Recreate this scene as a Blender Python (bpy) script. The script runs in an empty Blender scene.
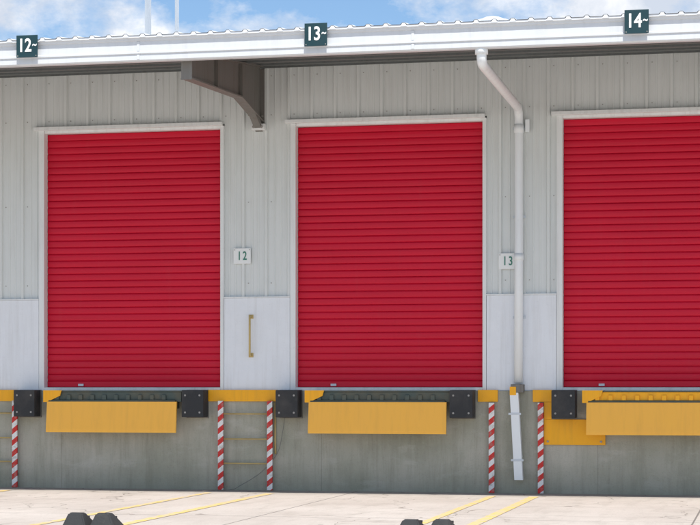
import bpy, bmesh, math, random
from mathutils import Vector, Matrix
random.seed(4)
S = bpy.context.scene
COL = S.collection
S.view_settings.view_transform = 'Standard'
S.view_settings.look = 'None'
S.view_settings.exposure = 0

# ------------------------------------------------------------------ materials
class N:
    def __init__(s, m):
        s.t = m.node_tree; s.n = s.t.nodes; s.l = s.t.links
    def new(s, t, **k):
        n = s.n.new(t)
        for a, b in k.items(): setattr(n, a, b)
        return n
    def link(s, a, b): s.l.new(a, b)
    def math(s, op, a, b=None, c=None):
        n = s.new('ShaderNodeMath', operation=op)
        for i, v in enumerate((a, b, c)):
            if v is None: continue
            if isinstance(v, (int, float)): n.inputs[i].default_value = v
            else: s.link(v, n.inputs[i])
        return n.outputs[0]
    def noise(s, vec, scale, detail=4, rough=0.55, stretch=None):
        if stretch:
            mp = s.new('ShaderNodeMapping'); mp.inputs['Scale'].default_value = stretch
            s.link(vec, mp.inputs['Vector']); vec = mp.outputs[0]
        n = s.new('ShaderNodeTexNoise'); n.inputs['Scale'].default_value = scale
        n.inputs['Detail'].default_value = detail; n.inputs['Roughness'].default_value = rough
        s.link(vec, n.inputs['Vector']); return n.outputs['Fac']
    def ramp(s, f, a, b, lo=0.0, hi=1.0):
        n = s.new('ShaderNodeMapRange'); n.clamp = True
        n.inputs['From Min'].default_value = a; n.inputs['From Max'].default_value = b
        n.inputs['To Min'].default_value = lo; n.inputs['To Max'].default_value = hi
        s.link(f, n.inputs['Value']); return n.outputs[0]
    def mix(s, f, a, b, bt='MIX'):
        n = s.new('ShaderNodeMix', data_type='RGBA', blend_type=bt)
        if isinstance(f, (int, float)): n.inputs[0].default_value = f
        else: s.link(f, n.inputs[0])
        for i, v in ((6, a), (7, b)):
            if isinstance(v, tuple): n.inputs[i].default_value = (*v, 1) if len(v) == 3 else v
            else: s.link(v, n.inputs[i])
        return n.outputs[2]

def base(name, rough=0.6, metal=0.0, spec=0.5):
    m = bpy.data.materials.new(name); m.use_nodes = True
    k = N(m); b = k.n['Principled BSDF']
    b.inputs['Roughness'].default_value = rough
    b.inputs['Metallic'].default_value = metal
    b.inputs['Specular IOR Level'].default_value = spec
    g = k.new('ShaderNodeNewGeometry')
    return m, k, b, g.outputs['Position']

def painted(name, col, rough=0.5, var=0.12, dirt=(0.12, 0.10, 0.08), dirt_amt=0.25, streak=True, scale=3.0, bump=0.0, spec=0.4):
    m, k, b, pos = base(name, rough, 0, spec)
    n1 = k.noise(pos, scale, 5)
    c2 = tuple(c*(1-var) for c in col); c1 = tuple(min(1, c*(1+var)) for c in col)
    c = k.mix(n1, c2, c1)
    st = (6, 6, 0.35) if streak else (1, 1, 1)
    n2 = k.noise(pos, 2.5, 6, 0.65, st)
    f = k.ramp(n2, 0.48, 0.8, 0, dirt_amt)
    c = k.mix(f, c, dirt)
    n3 = k.noise(pos, 30, 5, 0.7)
    f3 = k.ramp(n3, 0.6, 0.78, 0, dirt_amt*0.8)
    c = k.mix(f3, c, dirt)
    k.link(c, b.inputs['Base Color'])
    k.link(k.ramp(n1, 0.2, 0.8, rough-0.08, rough+0.12), b.inputs['Roughness'])
    if bump:
        bp = k.new('ShaderNodeBump'); bp.inputs['Strength'].default_value = bump
        bp.inputs['Distance'].default_value = 0.01
        k.link(n3, bp.inputs['Height']); k.link(bp.outputs[0], b.inputs['Normal'])
    return m

M_CLAD = painted('cladding_grey', (0.715, 0.745, 0.735), 0.5, 0.04, (0.42, 0.42, 0.38), 0.28)
M_TRIM = painted('trim_pale', (0.79, 0.81, 0.81), 0.5, 0.04, (0.34, 0.31, 0.27), 0.3)
M_DADO = painted('dado_white', (0.81, 0.84, 0.88), 0.7, 0.04, (0.45, 0.44, 0.42), 0.3, scale=8, bump=0.3)
M_FASC = painted('fascia_white', (0.64, 0.67, 0.70), 0.45, 0.03, (0.35, 0.35, 0.34), 0.22)
M_ROOF = painted('roof_sheet', (0.74, 0.77, 0.80), 0.4, 0.04, (0.4, 0.38, 0.35), 0.15)
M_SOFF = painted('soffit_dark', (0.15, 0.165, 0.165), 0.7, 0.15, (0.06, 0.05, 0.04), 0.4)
M_STEEL = painted('steel_grey', (0.19, 0.185, 0.17), 0.55, 0.15, (0.10, 0.05, 0.03), 0.5)
M_PIPE = painted('pipe_white', (0.82, 0.86, 0.88), 0.4, 0.03, (0.35, 0.33, 0.30), 0.22)
M_YEL = painted('yellow_steel', (1.0, 0.46, 0.012), 0.5, 0.04, (0.30, 0.17, 0.05), 0.3, scale=5)
M_LIP = painted('yellow_lip', (1.0, 0.515, 0.075), 0.55, 0.02, (0.55, 0.28, 0.06), 0.22, scale=4)
M_RUB = painted('rubber', (0.035, 0.037, 0.04), 0.75, 0.3, (0.12, 0.11, 0.10), 0.5, False, 8, 0.5)
M_DKPL = painted('deck_dark', (0.075, 0.10, 0.088), 0.6, 0.3, (0.22, 0.15, 0.07), 0.6, False, 8)
M_BOLT = painted('bolt_steel', (0.34, 0.33, 0.31), 0.4, 0.1, (0.1, 0.06, 0.03), 0.5, False)
M_TAN = painted('rung_tan', (0.55, 0.42, 0.18), 0.5, 0.1, (0.2, 0.12, 0.06), 0.5, False)
M_SIGN = painted('sign_green_black', (0.012, 0.045, 0.055), 0.35, 0.1, (0.1, 0.1, 0.1), 0.1, False)
M_WHITE = painted('sign_white', (0.84, 0.86, 0.85), 0.5, 0.02, (0.5, 0.5, 0.45), 0.15, False)
M_GRN = painted('digit_green', (0.05, 0.22, 0.16), 0.5, 0.1, (0.5, 0.5, 0.5), 0.1, False)
M_CABLE = painted('cable_grey', (0.16, 0.16, 0.15), 0.6, 0.1, (0.2, 0.2, 0.2), 0.2, False)
M_GALV = painted('galvanised', (0.60, 0.65, 0.70), 0.4, 0.08, (0.3, 0.3, 0.3), 0.2)

def mk_red():
    m, k, b, pos = base('door_red', 0.45, 0, 0.3)
    n1 = k.noise(pos, 0.8, 4)
    c = k.mix(n1, (0.57, 0.003, 0.028), (0.66, 0.005, 0.037))
    n2 = k.noise(pos, 3, 5, 0.6, (0.4, 1, 11.2))
    c = k.mix(k.ramp(n2, 0.45, 0.7, 0, 0.25), c, (0.42, 0.005, 0.024))
    n3 = k.noise(pos, 2.2, 6, 0.7, (5, 5, 0.4))
    c = k.mix(k.ramp(n3, 0.55, 0.8, 0, 0.18), c, (0.50, 0.05, 0.07))
    k.link(c, b.inputs['Base Color']); return m
M_RED = mk_red()

def mk_dock():
    m, k, b, pos = base('dock_concrete', 0.85, 0, 0.25)
    n1 = k.noise(pos, 1.1, 6, 0.6)
    c = k.mix(k.ramp(n1, 0.3, 0.7), (0.33, 0.335, 0.265), (0.51, 0.49, 0.42))
    n2 = k.noise(pos, 3.0, 6, 0.7, (4, 4, 0.35))
    c = k.mix(k.ramp(n2, 0.45, 0.75, 0, 0.45), c, (0.21, 0.205, 0.155))
    n5 = k.noise(pos, 2.0, 6, 0.65, (1, 1, 2.5))
    c = k.mix(k.ramp(n5, 0.56, 0.68, 0, 0.3), c, (0.58, 0.57, 0.52))
    sp = k.new('ShaderNodeSeparateXYZ'); k.link(pos, sp.inputs[0])
    zz = k.math('ADD', sp.outputs[2], k.math('MULTIPLY', k.noise(pos, 2.5, 4), 0.35))
    c = k.mix(k.ramp(zz, 0.18, 0.55, 0.4, 0), c, (0.24, 0.25, 0.19))
    n3 = k.noise(pos, 60, 4, 0.7)
    c = k.mix(k.ramp(n3, 0.55, 0.75, 0, 0.3), c, (0.14, 0.14, 0.12))
    w = k.math('PINGPONG', k.math('ADD', sp.outputs[0], 5.35), 1.68)
    c = k.mix(k.math('MULTIPLY', k.math('LESS_THAN', w, 0.004), 0.35), c, (0.12, 0.12, 0.10))
    k.link(c, b.inputs['Base Color'])
    bp = k.new('ShaderNodeBump'); bp.inputs['Strength'].default_value = 0.5; bp.inputs['Distance'].default_value = 0.01
    k.link(n3, bp.inputs['Height']); k.link(bp.outputs[0], b.inputs['Normal'])
    return m
M_DOCK = mk_dock()

def mk_ground():
    m, k, b, pos = base('ground_concrete', 0.9, 0, 0.2)
    n1 = k.noise(pos, 0.7, 7, 0.62)
    c = k.mix(k.ramp(n1, 0.3, 0.7), (0.47, 0.425, 0.385), (0.60, 0.555, 0.51))
    n2 = k.noise(pos, 2.2, 6, 0.7, (3, 0.6, 1))
    c = k.mix(k.ramp(n2, 0.50, 0.72, 0, 0.4), c, (0.34, 0.31, 0.27))
    n3 = k.noise(pos, 45, 4, 0.75)
    c = k.mix(k.ramp(n3, 0.52, 0.72, 0, 0.4), c, (0.22, 0.20, 0.18))
    n4 = k.noise(pos, 1.3, 5, 0.6)
    c = k.mix(k.ramp(n4, 0.60, 0.70, 0, 0.35), c, (0.30, 0.27, 0.24))
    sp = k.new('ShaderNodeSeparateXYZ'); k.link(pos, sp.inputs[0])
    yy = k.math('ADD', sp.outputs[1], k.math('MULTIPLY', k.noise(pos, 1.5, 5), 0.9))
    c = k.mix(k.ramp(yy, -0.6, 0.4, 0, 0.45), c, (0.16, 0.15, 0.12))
    for ax, per in ((0, 4.2), (1, 4.0)):
        w = k.math('PINGPONG', k.math('ADD', sp.outputs[ax], 0.7), per/2)
        j = k.math('LESS_THAN', w, 0.009)
        c = k.mix(k.math('MULTIPLY', j, 0.75), c, (0.12, 0.11, 0.10))
    v = k.new('ShaderNodeTexVoronoi', feature='DISTANCE_TO_EDGE'); v.inputs['Scale'].default_value = 0.45
    mp = k.new('ShaderNodeVectorMath', operation='ADD')
    nn = k.new('ShaderNodeTexNoise'); nn.inputs['Scale'].default_value = 1.6; k.link(pos, nn.inputs['Vector'])
    k.link(pos, mp.inputs[0]); k.link(nn.outputs['Color'], mp.inputs[1]); k.link(mp.outputs[0], v.inputs['Vector'])
    c = k.mix(k.math('MULTIPLY', k.math('LESS_THAN', v.outputs['Distance'], 0.0035), 0.6), c, (0.14, 0.12, 0.10))
    k.link(c, b.inputs['Base Color'])
    bp = k.new('ShaderNodeBump'); bp.inputs['Strength'].default_value = 0.4; bp.inputs['Distance'].default_value = 0.008
    k.link(n3, bp.inputs['Height']); k.link(bp.outputs[0], b.inputs['Normal'])
    return m
M_GROUND = mk_ground()

def mk_line():
    m, k, b, pos = base('line_paint_worn', 0.8, 0, 0.2)
    n = k.noise(pos, 6, 7, 0.75)
    c = k.mix(k.ramp(n, 0.40, 0.60), (0.78, 0.55, 0.13), (0.54, 0.48, 0.40))
    k.link(c, b.inputs['Base Color']); return m
M_LINE = mk_line()

def mk_hazard():
    m, k, b, pos = base('hazard_stripes', 0.5, 0, 0.3)
    sp = k.new('ShaderNodeSeparateXYZ'); k.link(pos, sp.inputs[0])
    v = k.math('ADD', k.math('MULTIPLY', sp.outputs[0], -0.8), sp.outputs[2])
    f = k.math('FRACT', k.math('MULTIPLY', v, 7.0))
    g = k.math('GREATER_THAN', f, 0.5)
    c = k.mix(g, (0.62, 0.035, 0.03), (0.82, 0.82, 0.81))
    n = k.noise(pos, 14, 6, 0.75)
    c = k.mix(k.ramp(n, 0.50, 0.68, 0, 0.7), c, (0.34, 0.32, 0.28))
    k.link(c, b.inputs['Base Color']); return m
M_HAZ = mk_hazard()

# ------------------------------------------------------------------ mesh helpers
class MB:
    """mesh builder in world coordinates"""
    def __init__(s): s.bm = bmesh.new(); s.mats = []
    def mi(s, mat):
        if mat not in s.mats: s.mats.append(mat)
        return s.mats.index(mat)
    def face(s, pts, mat):
        f = s.bm.faces.new([s.bm.verts.new(p) for p in pts]); f.material_index = s.mi(mat); return f
    def box(s, x0, x1, y0, y1, z0, z1, mat, bev=0.0):
        r = bmesh.ops.create_cube(s.bm, size=1)
        vs = r['verts']
        for v in vs:
            v.co = Vector(((x0+x1)/2+v.co.x*(x1-x0), (y0+y1)/2+v.co.y*(y1-y0), (z0+z1)/2+v.co.z*(z1-z0)))
        fs = set(f for v in vs for f in v.link_faces)
        i = s.mi(mat)
        for f in fs: f.material_index = i
        if bev:
            es = list(set(e for v in vs for e in v.link_edges))
            r = bmesh.ops.bevel(s.bm, geom=es, offset=bev, segments=2, profile=0.6, affect='EDGES')
            for f in r['faces']: f.material_index = i
    def prism(s, pts, axis, a, b, mat):
        def P(p, t):
            return {'x': (t, p[0], p[1]), 'y': (p[0], t, p[1]), 'z': (p[0], p[1], t)}[axis]
        i = s.mi(mat)
        A = [s.bm.verts.new(P(p, a)) for p in pts]; B = [s.bm.verts.new(P(p, b)) for p in pts]
        fs = [s.bm.faces.new(A), s.bm.faces.new(B[::-1])]
        n = len(pts)
        for j in range(n):
            fs.append(s.bm.faces.new([A[j], B[j], B[(j+1) % n], A[(j+1) % n]]))
        for f in fs: f.material_index = i
    def strip(s, pts, axis, a, b, mat):
        def P(p, t):
            return {'x': (t, p[0], p[1]), 'z': (p[0], p[1], t), 'y': (p[0], t, p[1])}[axis]
        i = s.mi(mat)
        A = [s.bm.verts.new(P(p, a)) for p in pts]; B = [s.bm.verts.new(P(p, b)) for p in pts]
        for j in range(len(pts)-1):
            f = s.bm.faces.new([A[j], A[j+1], B[j+1], B[j]]); f.material_index = i
    def cyl(s, p0, p1, r, mat, seg=16, r2=None):
        p0 = Vector(p0); p1 = Vector(p1); d = p1-p0
        m = Matrix.Translation((p0+p1)/2) @ d.to_track_quat('Z', 'Y').to_matrix().to_4x4()
        q = bmesh.ops.create_cone(s.bm, cap_ends=True, segments=seg, radius1=r, radius2=r if r2 is None else r2, depth=d.length, matrix=m)
        i = s.mi(mat)
        for f in set(f for v in q['verts'] for f in v.link_faces):
            f.material_index = i
            if len(f.verts) == 4: f.smooth = True
    def tube(s, pts, r, mat, seg=14):
        i = s.mi(mat); rings = []
        pts = [Vector(p) for p in pts]
        prev = None
        for j, p in enumerate(pts):
            t = (pts[min(j+1, len(pts)-1)]-pts[max(j-1, 0)]).normalized()
            if prev is None:
                u = t.orthogonal().normalized()
            else:
                u = (prev - t*prev.dot(t)).normalized()
            prev = u; w = t.cross(u)
            rings.append([s.bm.verts.new(p+u*(r*math.cos(2*math.pi*a/seg))+w*(r*math.sin(2*math.pi*a/seg))) for a in range(seg)])
        for j in range(len(rings)-1):
            for a in range(seg):
                f = s.bm.faces.new([rings[j][a], rings[j][(a+1) % seg], rings[j+1][(a+1) % seg], rings[j+1][a]])
                f.material_index = i; f.smooth = True
        for rr in (rings[0][::-1], rings[-1]):
            f = s.bm.faces.new(rr); f.material_index = i
    def done(s, name, parent=None, recalc=True):
        if recalc: bmesh.ops.recalc_face_normals(s.bm, faces=s.bm.faces)
        me = bpy.data.meshes.new(name)
        lo = Vector((min(v.co[i] for v in s.bm.verts) for i in range(3))); hi = Vector((max(v.co[i] for v in s.bm.verts) for i in range(3)))
        c = Vector(((lo.x+hi.x)/2, (lo.y+hi.y)/2, lo.z))
        bmesh.ops.translate(s.bm, verts=s.bm.verts, vec=-c)
        s.bm.to_mesh(me); s.bm.free()
        for m in s.mats: me.materials.append(m)
        o = bpy.data.objects.new(name, me); o.location = c; COL.objects.link(o)
        if parent:
            o.parent = parent; o.location = c - parent.location
        return o

def empty(name, loc=(0, 0, 0)):
    e = bpy.data.objects.new(name, None); e.location = loc; e.empty_display_size = 0.3
    COL.objects.link(e); return e

def text_mesh(name, txt, x, y, z, size, mat, parent, ext=0.002, sx=1.0, off=0.012):
    cu = bpy.data.curves.new(name, 'FONT'); cu.body = txt; cu.size = size
    cu.align_x = 'CENTER'; cu.align_y = 'CENTER'; cu.extrude = ext; cu.offset = size*off
    tmp = bpy.data.objects.new('tmp', cu); COL.objects.link(tmp)
    bpy.context.view_layer.update()
    me = bpy.data.meshes.new_from_object(tmp.evaluated_get(bpy.context.evaluated_depsgraph_get()))
    bpy.data.objects.remove(tmp)
    me.materials.clear(); me.materials.append(mat)
    o = bpy.data.objects.new(name, me); COL.objects.link(o)
    o.rotation_euler = (math.radians(90), 0, 0); o.scale = (sx, 1, 1)
    o.parent = parent; o.location = Vector((x, y, z))-parent.location
    return o

# ------------------------------------------------------------------ dimensions (metres)
DOCK_Z = 1.222
D_BOT, D_TOP = 1.285, 4.467
DOORS = [-12.22, -8.95, -5.68, -2.41, 0.86]   # left edge of each opening
DW = 2.31
XL, XR = -16.0, 6.0
WALL_T = 5.40
DADO_T = 2.365

# ------------------------------------------------------------------ ground
g = MB(); g.face([(-400, -400, 0), (400, -400, 0), (400, 400, 0), (-400, 400, 0)], M_GROUND); g.done('ground')
for i, (x, w, y0) in enumerate([(-9.15, .10, -7.5), (-9.9, .09, -7.5), (-6.58, .09, -7.5), (-5.81, .11, -7.5), (-3.15, .09, -7.5), (-2.66, .11, -7.5), (0.15, .09, -7.5), (0.7, .1, -7.5)]):
    m = MB(); m.face([(x-w/2, y0, .004), (x+w/2, y0, .004), (x+w/2, -.75, .004), (x-w/2, -.75, .004)], M_LINE); m.done('painted_bay_line')

# ------------------------------------------------------------------ warehouse building
B = empty('warehouse_building', ((XL+XR)/2, 0, 0))

m = MB()
m.box(XL, XR, -0.06, 14, -0.3, DOCK_Z, M_DOCK)
m.done('dock_plinth', B)

def clad_profile(x0, x1):
    per = 0.29
    k0 = math.floor(x0/per)-1; k1 = math.ceil(x1/per)+1
    base_ = []
    for k in range(k0, k1):
        b = k*per
        base_ += [(b, 0), (b+.014, -.028), (b+.044, -.028), (b+.058, 0),
                  (b+.128, 0), (b+.133, -.007), (b+.148, -.007), (b+.153, 0),
                  (b+.205, 0), (b+.210, -.007), (b+.225, -.007), (b+.230, 0)]
    def yat(x):
        for (a, ya), (c, yc) in zip(base_, base_[1:]):
            if a <= x <= c: return ya+(yc-ya)*(x-a)/(c-a+1e-9)
        return 0
    return [(x0, yat(x0))]+[p for p in base_ if x0 < p[0] < x1]+[(x1, yat(x1))]

m = MB()
segs = []
xs = XL
for d in DOORS:
    segs.append((xs, d-.07)); xs = d+DW+.045
segs.append((xs, XR))
for a, b in segs:
    m.strip(clad_profile(a, b), 'z', DADO_T-.02, D_TOP+.06, M_CLAD)
m.strip(clad_profile(XL, XR), 'z', D_TOP+.06, WALL_T, M_CLAD)
for z in (2.55, 3.55, 4.62, 5.1):
    for a, b in (segs if z < D_TOP else [(XL, XR)]):
        kx = math.ceil(a/.29)
        while kx*.29+.1 < b:
            xx = kx*.29+.092
            if -10 < xx < 0.2 and xx > a+.02: m.cyl((xx, .0, z), (xx, -.008, z), .0065, M_BOLT, 6)
            kx += 1
m.done('wall_cladding', B, recalc=False)

m = MB()
for a, b in segs:
    m.box(a, b, 0.004, 0.30, DOCK_Z, D_TOP+.06, M_CLAD)
m.box(XL, XR, 0.004, 0.30, D_TOP+.06, WALL_T, M_CLAD)
m.box(XL, XL+.2, 0.3, 14, DOCK_Z, WALL_T, M_CLAD); m.box(XR-.2, XR, 0.3, 14, DOCK_Z, WALL_T, M_CLAD)
m.box(XL, XR, 13.8, 14, DOCK_Z, WALL_T, M_CLAD)
m.done('wall_structure', B)
m = MB()
for a, b in segs:
    m.box(a+.004, b-.004, -.038, 0.002, DOCK_Z+.002, DADO_T, M_DADO, .004)
    m.box(a+.002, b-.002, -.045, -.002, DADO_T+.001, DADO_T+.018, M_TRIM)
m.done('dado_panel', B)
m = MB()
for d in DOORS:
    m.box(d-.13, d+DW+.03, -.075, .0, D_TOP+.035, D_TOP+.080, M_TRIM, .004)
    m.box(d-.07, d+.0, -.042, .13, DOCK_Z+.002, D_TOP+.034, M_TRIM, .003)
    m.box(d+DW, d+DW+.045, -.042, .13, DOCK_Z+.002, D_TOP+.034, M_TRIM, .003)
    m.box(d+.001, d+DW-.001, -.02, .125, D_TOP-.0, D_TOP+.034, M_TRIM)
    m.box(d+.001, d+DW-.001, -.045, .14, DOCK_Z+.002, D_BOT-.02, M_TRIM, .003)
m.done('door_surround', B)

for d in DOORS:
    m = MB()
    n = 37; p = (D_TOP-D_BOT-.06)/n
    prof = [(.085, D_BOT-.018), (.070, D_BOT-.012), (.070, D_BOT+.052), (.085, D_BOT+.06)]
    z = D_BOT+.06
    for i in range(n):
        r_ = random.uniform(-.0015, .0015)
        for t, y in ((.02, .090), (.08, .0795), (.30, .0745), (.55, .073), (.82, .0745), (.94, .0785)):
            prof.append((y+r_, z+p*(i+t)))
    prof.append((.1, D_TOP))
    m.strip(prof, 'x', d+.003, d+DW-.003, M_RED)
    xx = d+.42
    m.box(xx, xx+.07, .045, .069, D_BOT-.005, D_BOT+.025, M_GALV, .003)
    m.done('roller_door', B, recalc=False)

# roof and canopy
SL = 0.115; YF = -3.2
def zr(y): return 5.035+SL*(y-YF)
m = MB()
pts = []; crests = []
per = .19; x = XL-.3
while x < XR+.3:
    pts += [(x, 0), (x+.022, .020), (x+.05, .020), (x+.072, 0)]; crests.append(x); x += per
i = m.mi(M_ROOF)
rows = []
for (y) in (YF-.05, 14.2):
    rows.append([m.bm.verts.new((px, y, zr(y)+dz+.012)) for px, dz in pts])
for j in range(len(pts)-1):
    f = m.bm.faces.new([rows[0][j], rows[0][j+1], rows[1][j+1], rows[1][j]]); f.material_index = i
y = YF-.046
for cx in crests:
    b0 = zr(y)-.006
    m.prism([(cx+.002, b0), (cx+.0225, b0+.0365), (cx+.0495, b0+.0365), (cx+.070, b0)], 'y', y, y+.05, M_ROOF)
m.box(XL-.3, XR+.3, y+.004, y+.05, zr(y)-.012, zr(y)+.008, M_ROOF)
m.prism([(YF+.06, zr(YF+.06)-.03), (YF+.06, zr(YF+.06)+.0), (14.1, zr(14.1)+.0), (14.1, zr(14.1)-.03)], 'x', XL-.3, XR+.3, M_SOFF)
m.done('roof_sheet', B, recalc=False)

m = MB()
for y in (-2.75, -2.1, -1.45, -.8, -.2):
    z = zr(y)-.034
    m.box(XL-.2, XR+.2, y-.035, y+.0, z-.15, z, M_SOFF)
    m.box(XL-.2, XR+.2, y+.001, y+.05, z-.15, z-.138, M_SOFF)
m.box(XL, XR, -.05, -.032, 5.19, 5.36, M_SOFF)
m.done('canopy_purlins', B)

m = MB()
prof = [(YF+.14, 5.00), (YF+.14, 4.80), (YF+.12, 4.775), (YF+.02, 4.770), (YF-.0, 4.785), (YF-.0, 4.845), (YF-.012, 4.852), (YF-.012, 4.868), (YF-.0, 4.875), (YF-.0, 4.985), (YF-.018, 4.992), (YF-.022, 5.018), (YF-.008, 5.026), (YF+.01, 5.022)]
m.strip(prof, 'x', XL-.3, XR+.3, M_FASC)
m.box(XL-.3, XR+.3, YF+.03, YF+.045, 4.80, 5.02, M_FASC)
x = XL+.35
while x < XR:
    m.box(x, x+.03, YF-.006, YF+.002, 4.79, 4.845, M_FASC)
    m.box(x, x+.03, YF-.006, YF+.002, 4.88, 4.98, M_FASC)
    x += 3.0
m.done('gutter_fascia', B)

for X in (-12.68, -6.14, 0.40):
    m = MB()
    zt = lambda y: zr(y)-.19
    web = [(-3.04, 4.60), (-1.0, 4.70), (-.05, 4.54), (-.05, zt(-.05)), (-3.04, zt(-3.04)-.01)]
    m.prism(web, 'x', X-.012, X+.012, M_STEEL)
    for (ya, za), (yb, zb) in (((-3.04, 4.60), (-1.0, 4.70)), ((-1.0, 4.70), (-.05, 4.54)), ((-3.04, zt(-3.04)), (-.05, zt(-.05)+.01))):
        m.prism([(ya, za-.012), (yb, zb-.012), (yb, zb+.004), (ya, za+.004)], 'x', X-.06, X+.06, M_STEEL)
    m.box(X-.06, X+.06, -3.055, -3.041, 4.58, zt(-3.04)+.02, M_STEEL)
    m.box(X+.014, X+.055, -1.01, -.99, 4.70, zt(-1)+.0, M_STEEL)
    m.box(X+.014, X+.055, -2.03, -2.01, 4.66, zt(-2)+.0, M_STEEL)
    m.prism([(-.42, 4.60), (-.30, 4.62), (-.045, 4.47), (-.045, 4.41)], 'x', X-.045, X+.045, M_STEEL)
    m.box(X-.065, X+.065, -.046, -.034, 4.43, 5.18, M_STEEL, .003)
    m.box(X-.085, X+.085, -.12, -.032, 4.425, 4.50, M_TRIM, .004)
    for bx in (-.05, .05):
        m.cyl((X+bx, -.12, 4.462), (X+bx, -.14, 4.462), .018, M_BOLT, 6)
        m.cyl((X+bx*.8, -.046, 4.60), (X+bx*.8, -.06, 4.60), .014, M_BOLT, 6)
    m.done('canopy_bracket', B)

for n, x in (('11', -11.12), ('12', -7.885), ('13', -4.66), ('14', -1.32), ('15', 1.95)):
    e = empty('number_sign', (x, YF-.03, 4.96))
    yb = YF-.052
    m = MB()
    m.box(x-.122, x+.122, yb-.008, yb, 4.85, 5.09, M_SIGN, .002)
    m.done('plate', e)
    m = MB()
    for s_ in (-1, 1):
        m.cyl((x+s_*.07, yb, 4.88), (x+s_*.07, YF-.0, 4.88), .006, M_BOLT, 8)
        m.cyl((x+s_*.105, yb-.012, 4.866), (x+s_*.105, yb-.008, 4.866), .006, M_BOLT, 8)
    m.done('fixings', e)
    text_mesh('digits', n, x-.025, yb-.010, 4.973, .20, M_WHITE, e, sx=.8, off=.02)
    text_mesh('mark', '~', x+.088, yb-.010, 4.985, .12, M_WHITE, e, sx=.7, off=.02)

for n, x, z in (('11', -9.70, 2.84), ('12', -6.36, 2.885), ('13', -3.065, 2.775)):
    e = empty('number_plate', (x, -.03, z))
    m = MB(); m.box(x-.11, x+.11, -.040, -.032, z-.095, z+.095, M_WHITE, .002)
    for a in (-.095, .095):
        m.cyl((x+a, -.040, z+.075), (x+a, -.045, z+.075), .006, M_BOLT, 8)
    m.done('plate', e)
    text_mesh('digits', n[0], x-.035, -.0425, z-.003, .15, M_GRN, e, sx=.72)
    text_mesh('digits', n[1], x+.035, -.0425, z-.003, .15, M_GRN, e, sx=.72)

m = MB()
hx = -6.245
m.tube([(hx, -.04, 2.135), (hx, -.085, 2.14), (hx+.0, -.105, 2.12), (hx, -.105, 1.9), (hx, -.105, 1.68), (hx, -.085, 1.655), (hx, -.04, 1.66)], .013, M_TAN)
m.box(hx-.03, hx+.03, -.044, -.037, 2.11, 2.16, M_TAN, .002); m.box(hx-.03, hx+.03, -.044, -.037, 1.635, 1.69, M_TAN, .002)
m.done('grab_handle')

# downpipe
DX = -2.925
m = MB()
def arc(p0, p1, p2, n=6):
    p0, p1, p2 = map(Vector, (p0, p1, p2))
    return [tuple((1-t)**2*p0+2*t*(1-t)*p1+t*t*p2) for t in [i/n for i in range(n+1)]]
path = [(DX, YF+.08, 4.78)]
path += arc((DX, YF+.08, 4.72), (DX, YF+.08, 4.63), (DX, YF+.2, 4.625))
path += arc((DX, -.25, 4.59), (DX, -.09, 4.585), (DX, -.09, 4.42))
path += [(DX, -.09, 3.0), (DX-.005, -.09, DOCK_Z+.1)]
m.tube(path, .052, M_PIPE, 20)
m.cyl((DX, YF+.08, 4.79), (DX, YF+.08, 4.72), .068, M_PIPE, 20)
m.cyl((DX, -.09, 4.40), (DX, -.09, 4.30), .059, M_PIPE, 20)
m.cyl((DX, -.09, 2.86), (DX, -.09, 2.78), .058, M_PIPE, 20)
for z in (4.36, 3.3, 2.1):
    m.box(DX-.075, DX+.075, -.06, -.03, z-.015, z+.015, M_GALV)
m.box(DX+.075, DX+.125, -.09, -.032, 4.31, 4.46, M_PIPE, .006)
m.box(DX-.085, DX+.065, -.20, -.04, DOCK_Z-.02, DOCK_Z+.08, M_STEEL, .006)
m.box(DX-.095, DX-.02, -.205, -.198, DOCK_Z-.05, DOCK_Z+.05, M_YEL)
x0, x1 = DX-.045, DX+.01
hw = .050
A = [(x0-hw, -.20), (x0+hw, -.20), (x0+hw, -.11), (x0-hw, -.11)]
va = [m.bm.verts.new((p[0], p[1], DOCK_Z-.022)) for p in A]
vb = [m.bm.verts.new((p[0]+(x1-x0), p[1], .165)) for p in A]
ii = m.mi(M_PIPE)
for j in range(4):
    f = m.bm.faces.new([va[j], va[(j+1) % 4], vb[(j+1) % 4], vb[j]]); f.material_index = ii
f = m.bm.faces.new(vb); f.material_index = m.mi(M_STEEL)
for z, xo in ((.95, -.035), (.40, -.005)):      # straps tying the chute to the wall
    m.box(DX+xo-.075, DX+xo+.075, -.205, -.202, z-.012, z+.012, M_GALV)
m.done('downpipe')

# dock edge steel
m = MB()
for a, b in ((XL, -9.30), (-7.02, -5.90), (-3.42, -3.18), (-2.76, -2.53), (-.10, .9), (3.2, XR)):
    m.box(a, b, -.085, -.062, DOCK_Z-.13, DOCK_Z+.012, M_YEL, .003)
    m.box(a, b, -.0615, .0-.05, DOCK_Z+.003, DOCK_Z+.012, M_YEL)
m.done('dock_edge_angle', B)

BW = .285
def bumper(x):
    m = MB()
    z0, z1 = DOCK_Z-.325, DOCK_Z+.012
    m.box(x, x+BW, -.085, -.062, z0-.01, z1+.0, M_STEEL, .002)
    m.box(x+.003, x+BW-.003, -.30, -.087, z0+.002, z1-.002, M_RUB, .012)
    m.box(x+.0, x+BW, -.24, -.15, z0+.03, z0+.05, M_RUB)
    for bx in (.05, BW-.05):
        for bz in (.06, .27):
            m.cyl((x+bx, -.297, z0+bz), (x+bx, -.304, z0+bz), .013, M_BOLT, 6)
            m.cyl((x+bx, -.2985, z0+bz), (x+bx, -.302, z0+bz), .026, M_RUB, 12)
    m.done('dock_bumper')
for x in (-9.259, -7.063, -5.872, -3.733, -2.518, -.35, .86, 3.0): bumper(x)

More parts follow.
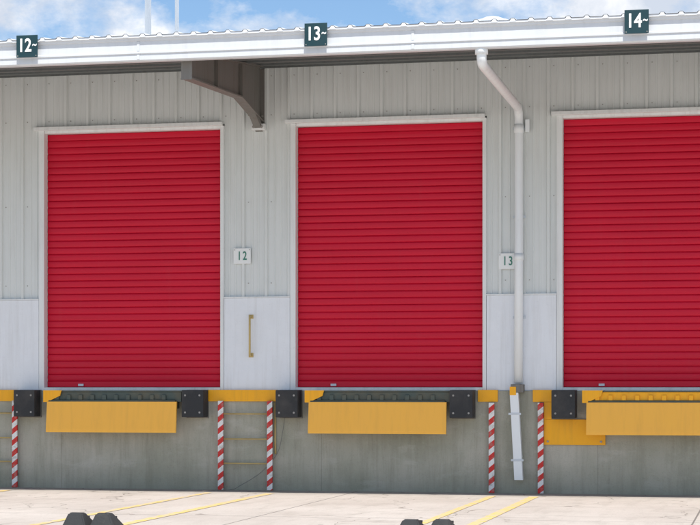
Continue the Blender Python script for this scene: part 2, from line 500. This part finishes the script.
def leveller(x0, w=1.69, nose=None):
    nose = nose or M_DKPL
    e = empty('dock_leveller', (x0+w/2, -.2, DOCK_Z-.5))
    x1 = x0+w
    m = MB()
    m.box(x0+.04, x1+.05, -.24, -.062, DOCK_Z-.135, DOCK_Z-.012, nose, .004)
    m.box(x0+.02, x1+.06, -.255, .0-.05, DOCK_Z-.010, DOCK_Z+.004, M_DKPL, .002)
    xx = x0+.10
    while xx < x1-.05:
        m.box(xx, xx+.05, -.262, -.242, DOCK_Z-.13, DOCK_Z-.05, nose, .003); xx += .155
    m.cyl((x0+.02, -.262, DOCK_Z-.125), (x1-.02, -.262, DOCK_Z-.125), .016, M_DKPL, 10)
    m.done('deck_nose', e)
    m = MB()
    m.prism([(x0-.05, DOCK_Z+.006), (x0-.05, DOCK_Z-.14), (x0+.0, DOCK_Z-.14), (x0+.17, DOCK_Z-.06), (x0+.19, DOCK_Z+.006)], 'y', -.275, -.258, M_YEL)
    m.done('cheek', e)
    m = MB()
    zt, zb = DOCK_Z-.135, DOCK_Z-.515
    m.prism([(-.275, zt), (-.315, zb+.03), (-.312, zb), (-.285, zb), (-.248, zt)], 'x', x0, x1, M_LIP)
    for xx in (x0+.25, x1-.27):
        m.prism([(-.247, zt-.03), (-.284, zb+.02), (-.20, zb+.10), (-.20, zt-.03)], 'x', xx, xx+.02, M_DKPL)
    m.done('lip', e)
    m = MB()
    m.box(x0+.03, x1-.03, -.085, -.062, DOCK_Z-.22, DOCK_Z-.137, M_DKPL, .002)
    m.box(x0+.6, x0+.75, -.24, -.086, DOCK_Z-.26, DOCK_Z-.18, M_STEEL, .003)
    m.done('frame', e)
leveller(-8.82); leveller(-5.459); leveller(-2.105, nose=M_YEL); leveller(1.25)

m = MB()
m.box(-2.627, -1.90, -.084, -.0625, DOCK_Z-.64, DOCK_Z-.337, M_YEL, .003)
m.box(-2.627, -2.535, -.084, -.0625, DOCK_Z-.336, DOCK_Z-.132, M_YEL, .003)
for a in (-2.58, -1.95):
    m.cyl((a, -.084, DOCK_Z-.6), (a, -.094, DOCK_Z-.6), .014, M_BOLT, 6)
m.done('mounting_plate')

def ladder(xa, xb, ztop=1.10):
    e = empty('dock_ladder', ((xa+xb)/2, -.1, 0))
    for x in (xa, xb):
        m = MB(); m.box(x-.034, x+.034, -.135, -.105, .004, ztop, M_HAZ, .004)
        m.box(x-.02, x+.02, -.104, -.062, ztop-.12, ztop-.08, M_STEEL)
        m.box(x-.02, x+.02, -.104, -.062, .15, .19, M_STEEL)
        m.done('rail', e)
    m = MB()
    for z in (.33, .63, .94):
        m.cyl((xa+.032, -.118, z), (xb-.032, -.118, z), .010, M_TAN, 10)
    m.done('rungs', e)
ladder(-9.93, -9.31)
ladder(-6.61, -5.985)
for x in (-3.25, -2.662):
    m = MB(); m.box(x-.034, x+.034, -.125, -.095, .004, DOCK_Z-.14, M_HAZ, .004)
    m.box(x-.02, x+.02, -.094, -.062, .9, .94, M_STEEL); m.box(x-.02, x+.02, -.094, -.062, .15, .19, M_STEEL)
    m.done('hazard_striped_guard')

def cable(name, pts, r=.007, mat=M_CABLE):
    P = [Vector(p) for p in pts]; out = []
    for i in range(len(P)-1):
        p0, p1, p2, p3 = P[max(i-1, 0)], P[i], P[i+1], P[min(i+2, len(P)-1)]
        for k in range(8):
            t = k/8
            out.append(.5*((2*p1)+(-p0+p2)*t+(2*p0-5*p1+4*p2-p3)*t*t+(-p0+3*p1-3*p2+p3)*t**3))
    out.append(P[-1]); m = MB(); m.tube(out, r, mat, 8); m.done(name)
cable('hanging_cable', [(-5.80, -.10, .92), (-5.83, -.11, .7), (-5.90, -.10, .45), (-6.1, -.12, .22), (-6.35, -.16, .06), (-6.45, -.25, .012), (-6.7, -.6, .012)], .0032)
m = MB()
m.tube([(-5.93, -.075, 1.08), (-5.93, -.075, .62), (-5.925, -.075, .45)], .012, M_TAN, 10)
m.done('conduit_pipe')

def chock(x, y, h=.135, w=.235):
    m = MB(); L = .34
    i = m.mi(M_RUB)
    pts = [(-w/2, 0, 0), (w/2, 0, 0), (w/2, L, 0), (-w/2, L, 0)]
    top = [(-w*.27, .05, h), (w*.27, .05, h), (w*.30, .14, h), (-w*.30, .14, h)]
    a = [m.bm.verts.new((x+p[0], y+p[1], .003)) for p in pts]; b = [m.bm.verts.new((x+p[0], y+p[1], p[2])) for p in top]
    m.bm.faces.new(a[::-1]); m.bm.faces.new(b)
    for j in range(4): m.bm.faces.new([a[j], a[(j+1) % 4], b[(j+1) % 4], b[j]])
    bmesh.ops.bevel(m.bm, geom=list(m.bm.edges), offset=.012, segments=3, affect='EDGES')
    for k in range(3):
        m.box(x-w*.36+.01*k, x+w*.36-.01*k, y+.19+.04*k, y+.205+.04*k, .08-.022*k, .102-.022*k, M_RUB, .003)
    m.done('wheel_chock')
chock(-6.10, -6.6); chock(-5.84, -6.6); chock(-3.05, -6.55, .115); chock(-2.775, -6.55, .12)

def pole(x, y, r):
    m = MB(); z = zr(y)
    m.cyl((x, y, z), (x, y, z+3.4), r, M_GALV, 14)
    m.cyl((x, y, z), (x, y, z+.12), r*2.4, M_GALV, 14, r*1.2)
    m.cyl((x, y, z+3.4), (x, y, z+3.5), r*1.3, M_GALV, 14)
    m.done('roof_vent_pipe')
pole(-7.257, -1, .038); pole(-6.896, -1, .024)
m = MB(); x, y = -3.07, -1.3; z = zr(y)+.02
m.cyl((x, y, z), (x, y, z+.12), .15, M_ROOF, 24)
m.cyl((x, y, z+.11), (x, y, z+.14), .19, M_ROOF, 24)
m.cyl((x, y, z+.14), (x, y, z+.18), .18, M_ROOF, 24, .08)
m.done('roof_vent')

# ------------------------------------------------------------------ light
az = math.radians(20)
cross = math.radians(61.0)
el = math.atan(math.tan(cross)*math.cos(az))
sd = Vector((math.sin(az)*math.cos(el), -math.cos(az)*math.cos(el), math.sin(el)))
L = bpy.data.lights.new('sun', 'SUN'); L.energy = 5.0; L.angle = math.radians(.5); L.color = (1, .955, .885)
lo = bpy.data.objects.new('sun', L); lo.rotation_euler = sd.to_track_quat('Z', 'Y').to_euler(); lo.location = sd*50
COL.objects.link(lo)

W = bpy.data.worlds.new('World'); S.world = W; W.use_nodes = True
k = N(W); bg = k.n['Background']
sky = k.new('ShaderNodeTexSky', sky_type='NISHITA'); sky.sun_disc = False
sky.sun_elevation = el
sky.sun_rotation = math.atan2(sd.x, sd.y)
sky.air_density = 1.0; sky.dust_density = 0.4; sky.ozone_density = 2.0
tc = k.new('ShaderNodeTexCoord')
blue = k.mix(1.0, sky.outputs[0], (0.76, 0.86, 0.95), 'MULTIPLY')
nz = k.noise(tc.outputs['Generated'], 11, 10, 0.62, (1, 1, 1.7))
nf = k.ramp(nz, .44, .60, 0, .95)
sh = k.noise(tc.outputs['Generated'], 34, 7, 0.6)
cl = k.mix(k.ramp(sh, .35, .65), (4.6, 5.0, 5.7), (7.4, 7.4, 7.5))
c = k.mix(nf, blue, cl)
k.link(c, bg.inputs['Color']); bg.inputs['Strength'].default_value = .15

# ------------------------------------------------------------------ camera
cam = bpy.data.cameras.new('camera'); co = bpy.data.objects.new('camera', cam); COL.objects.link(co)
co.location = (0, -22.85, 1.257); co.rotation_euler = (math.radians(90), 0, math.atan(420/1917))
cam.sensor_width = 36; cam.lens = 36*1917/700; cam.shift_y = 125.5/700; cam.clip_end = 2000
S.camera = co
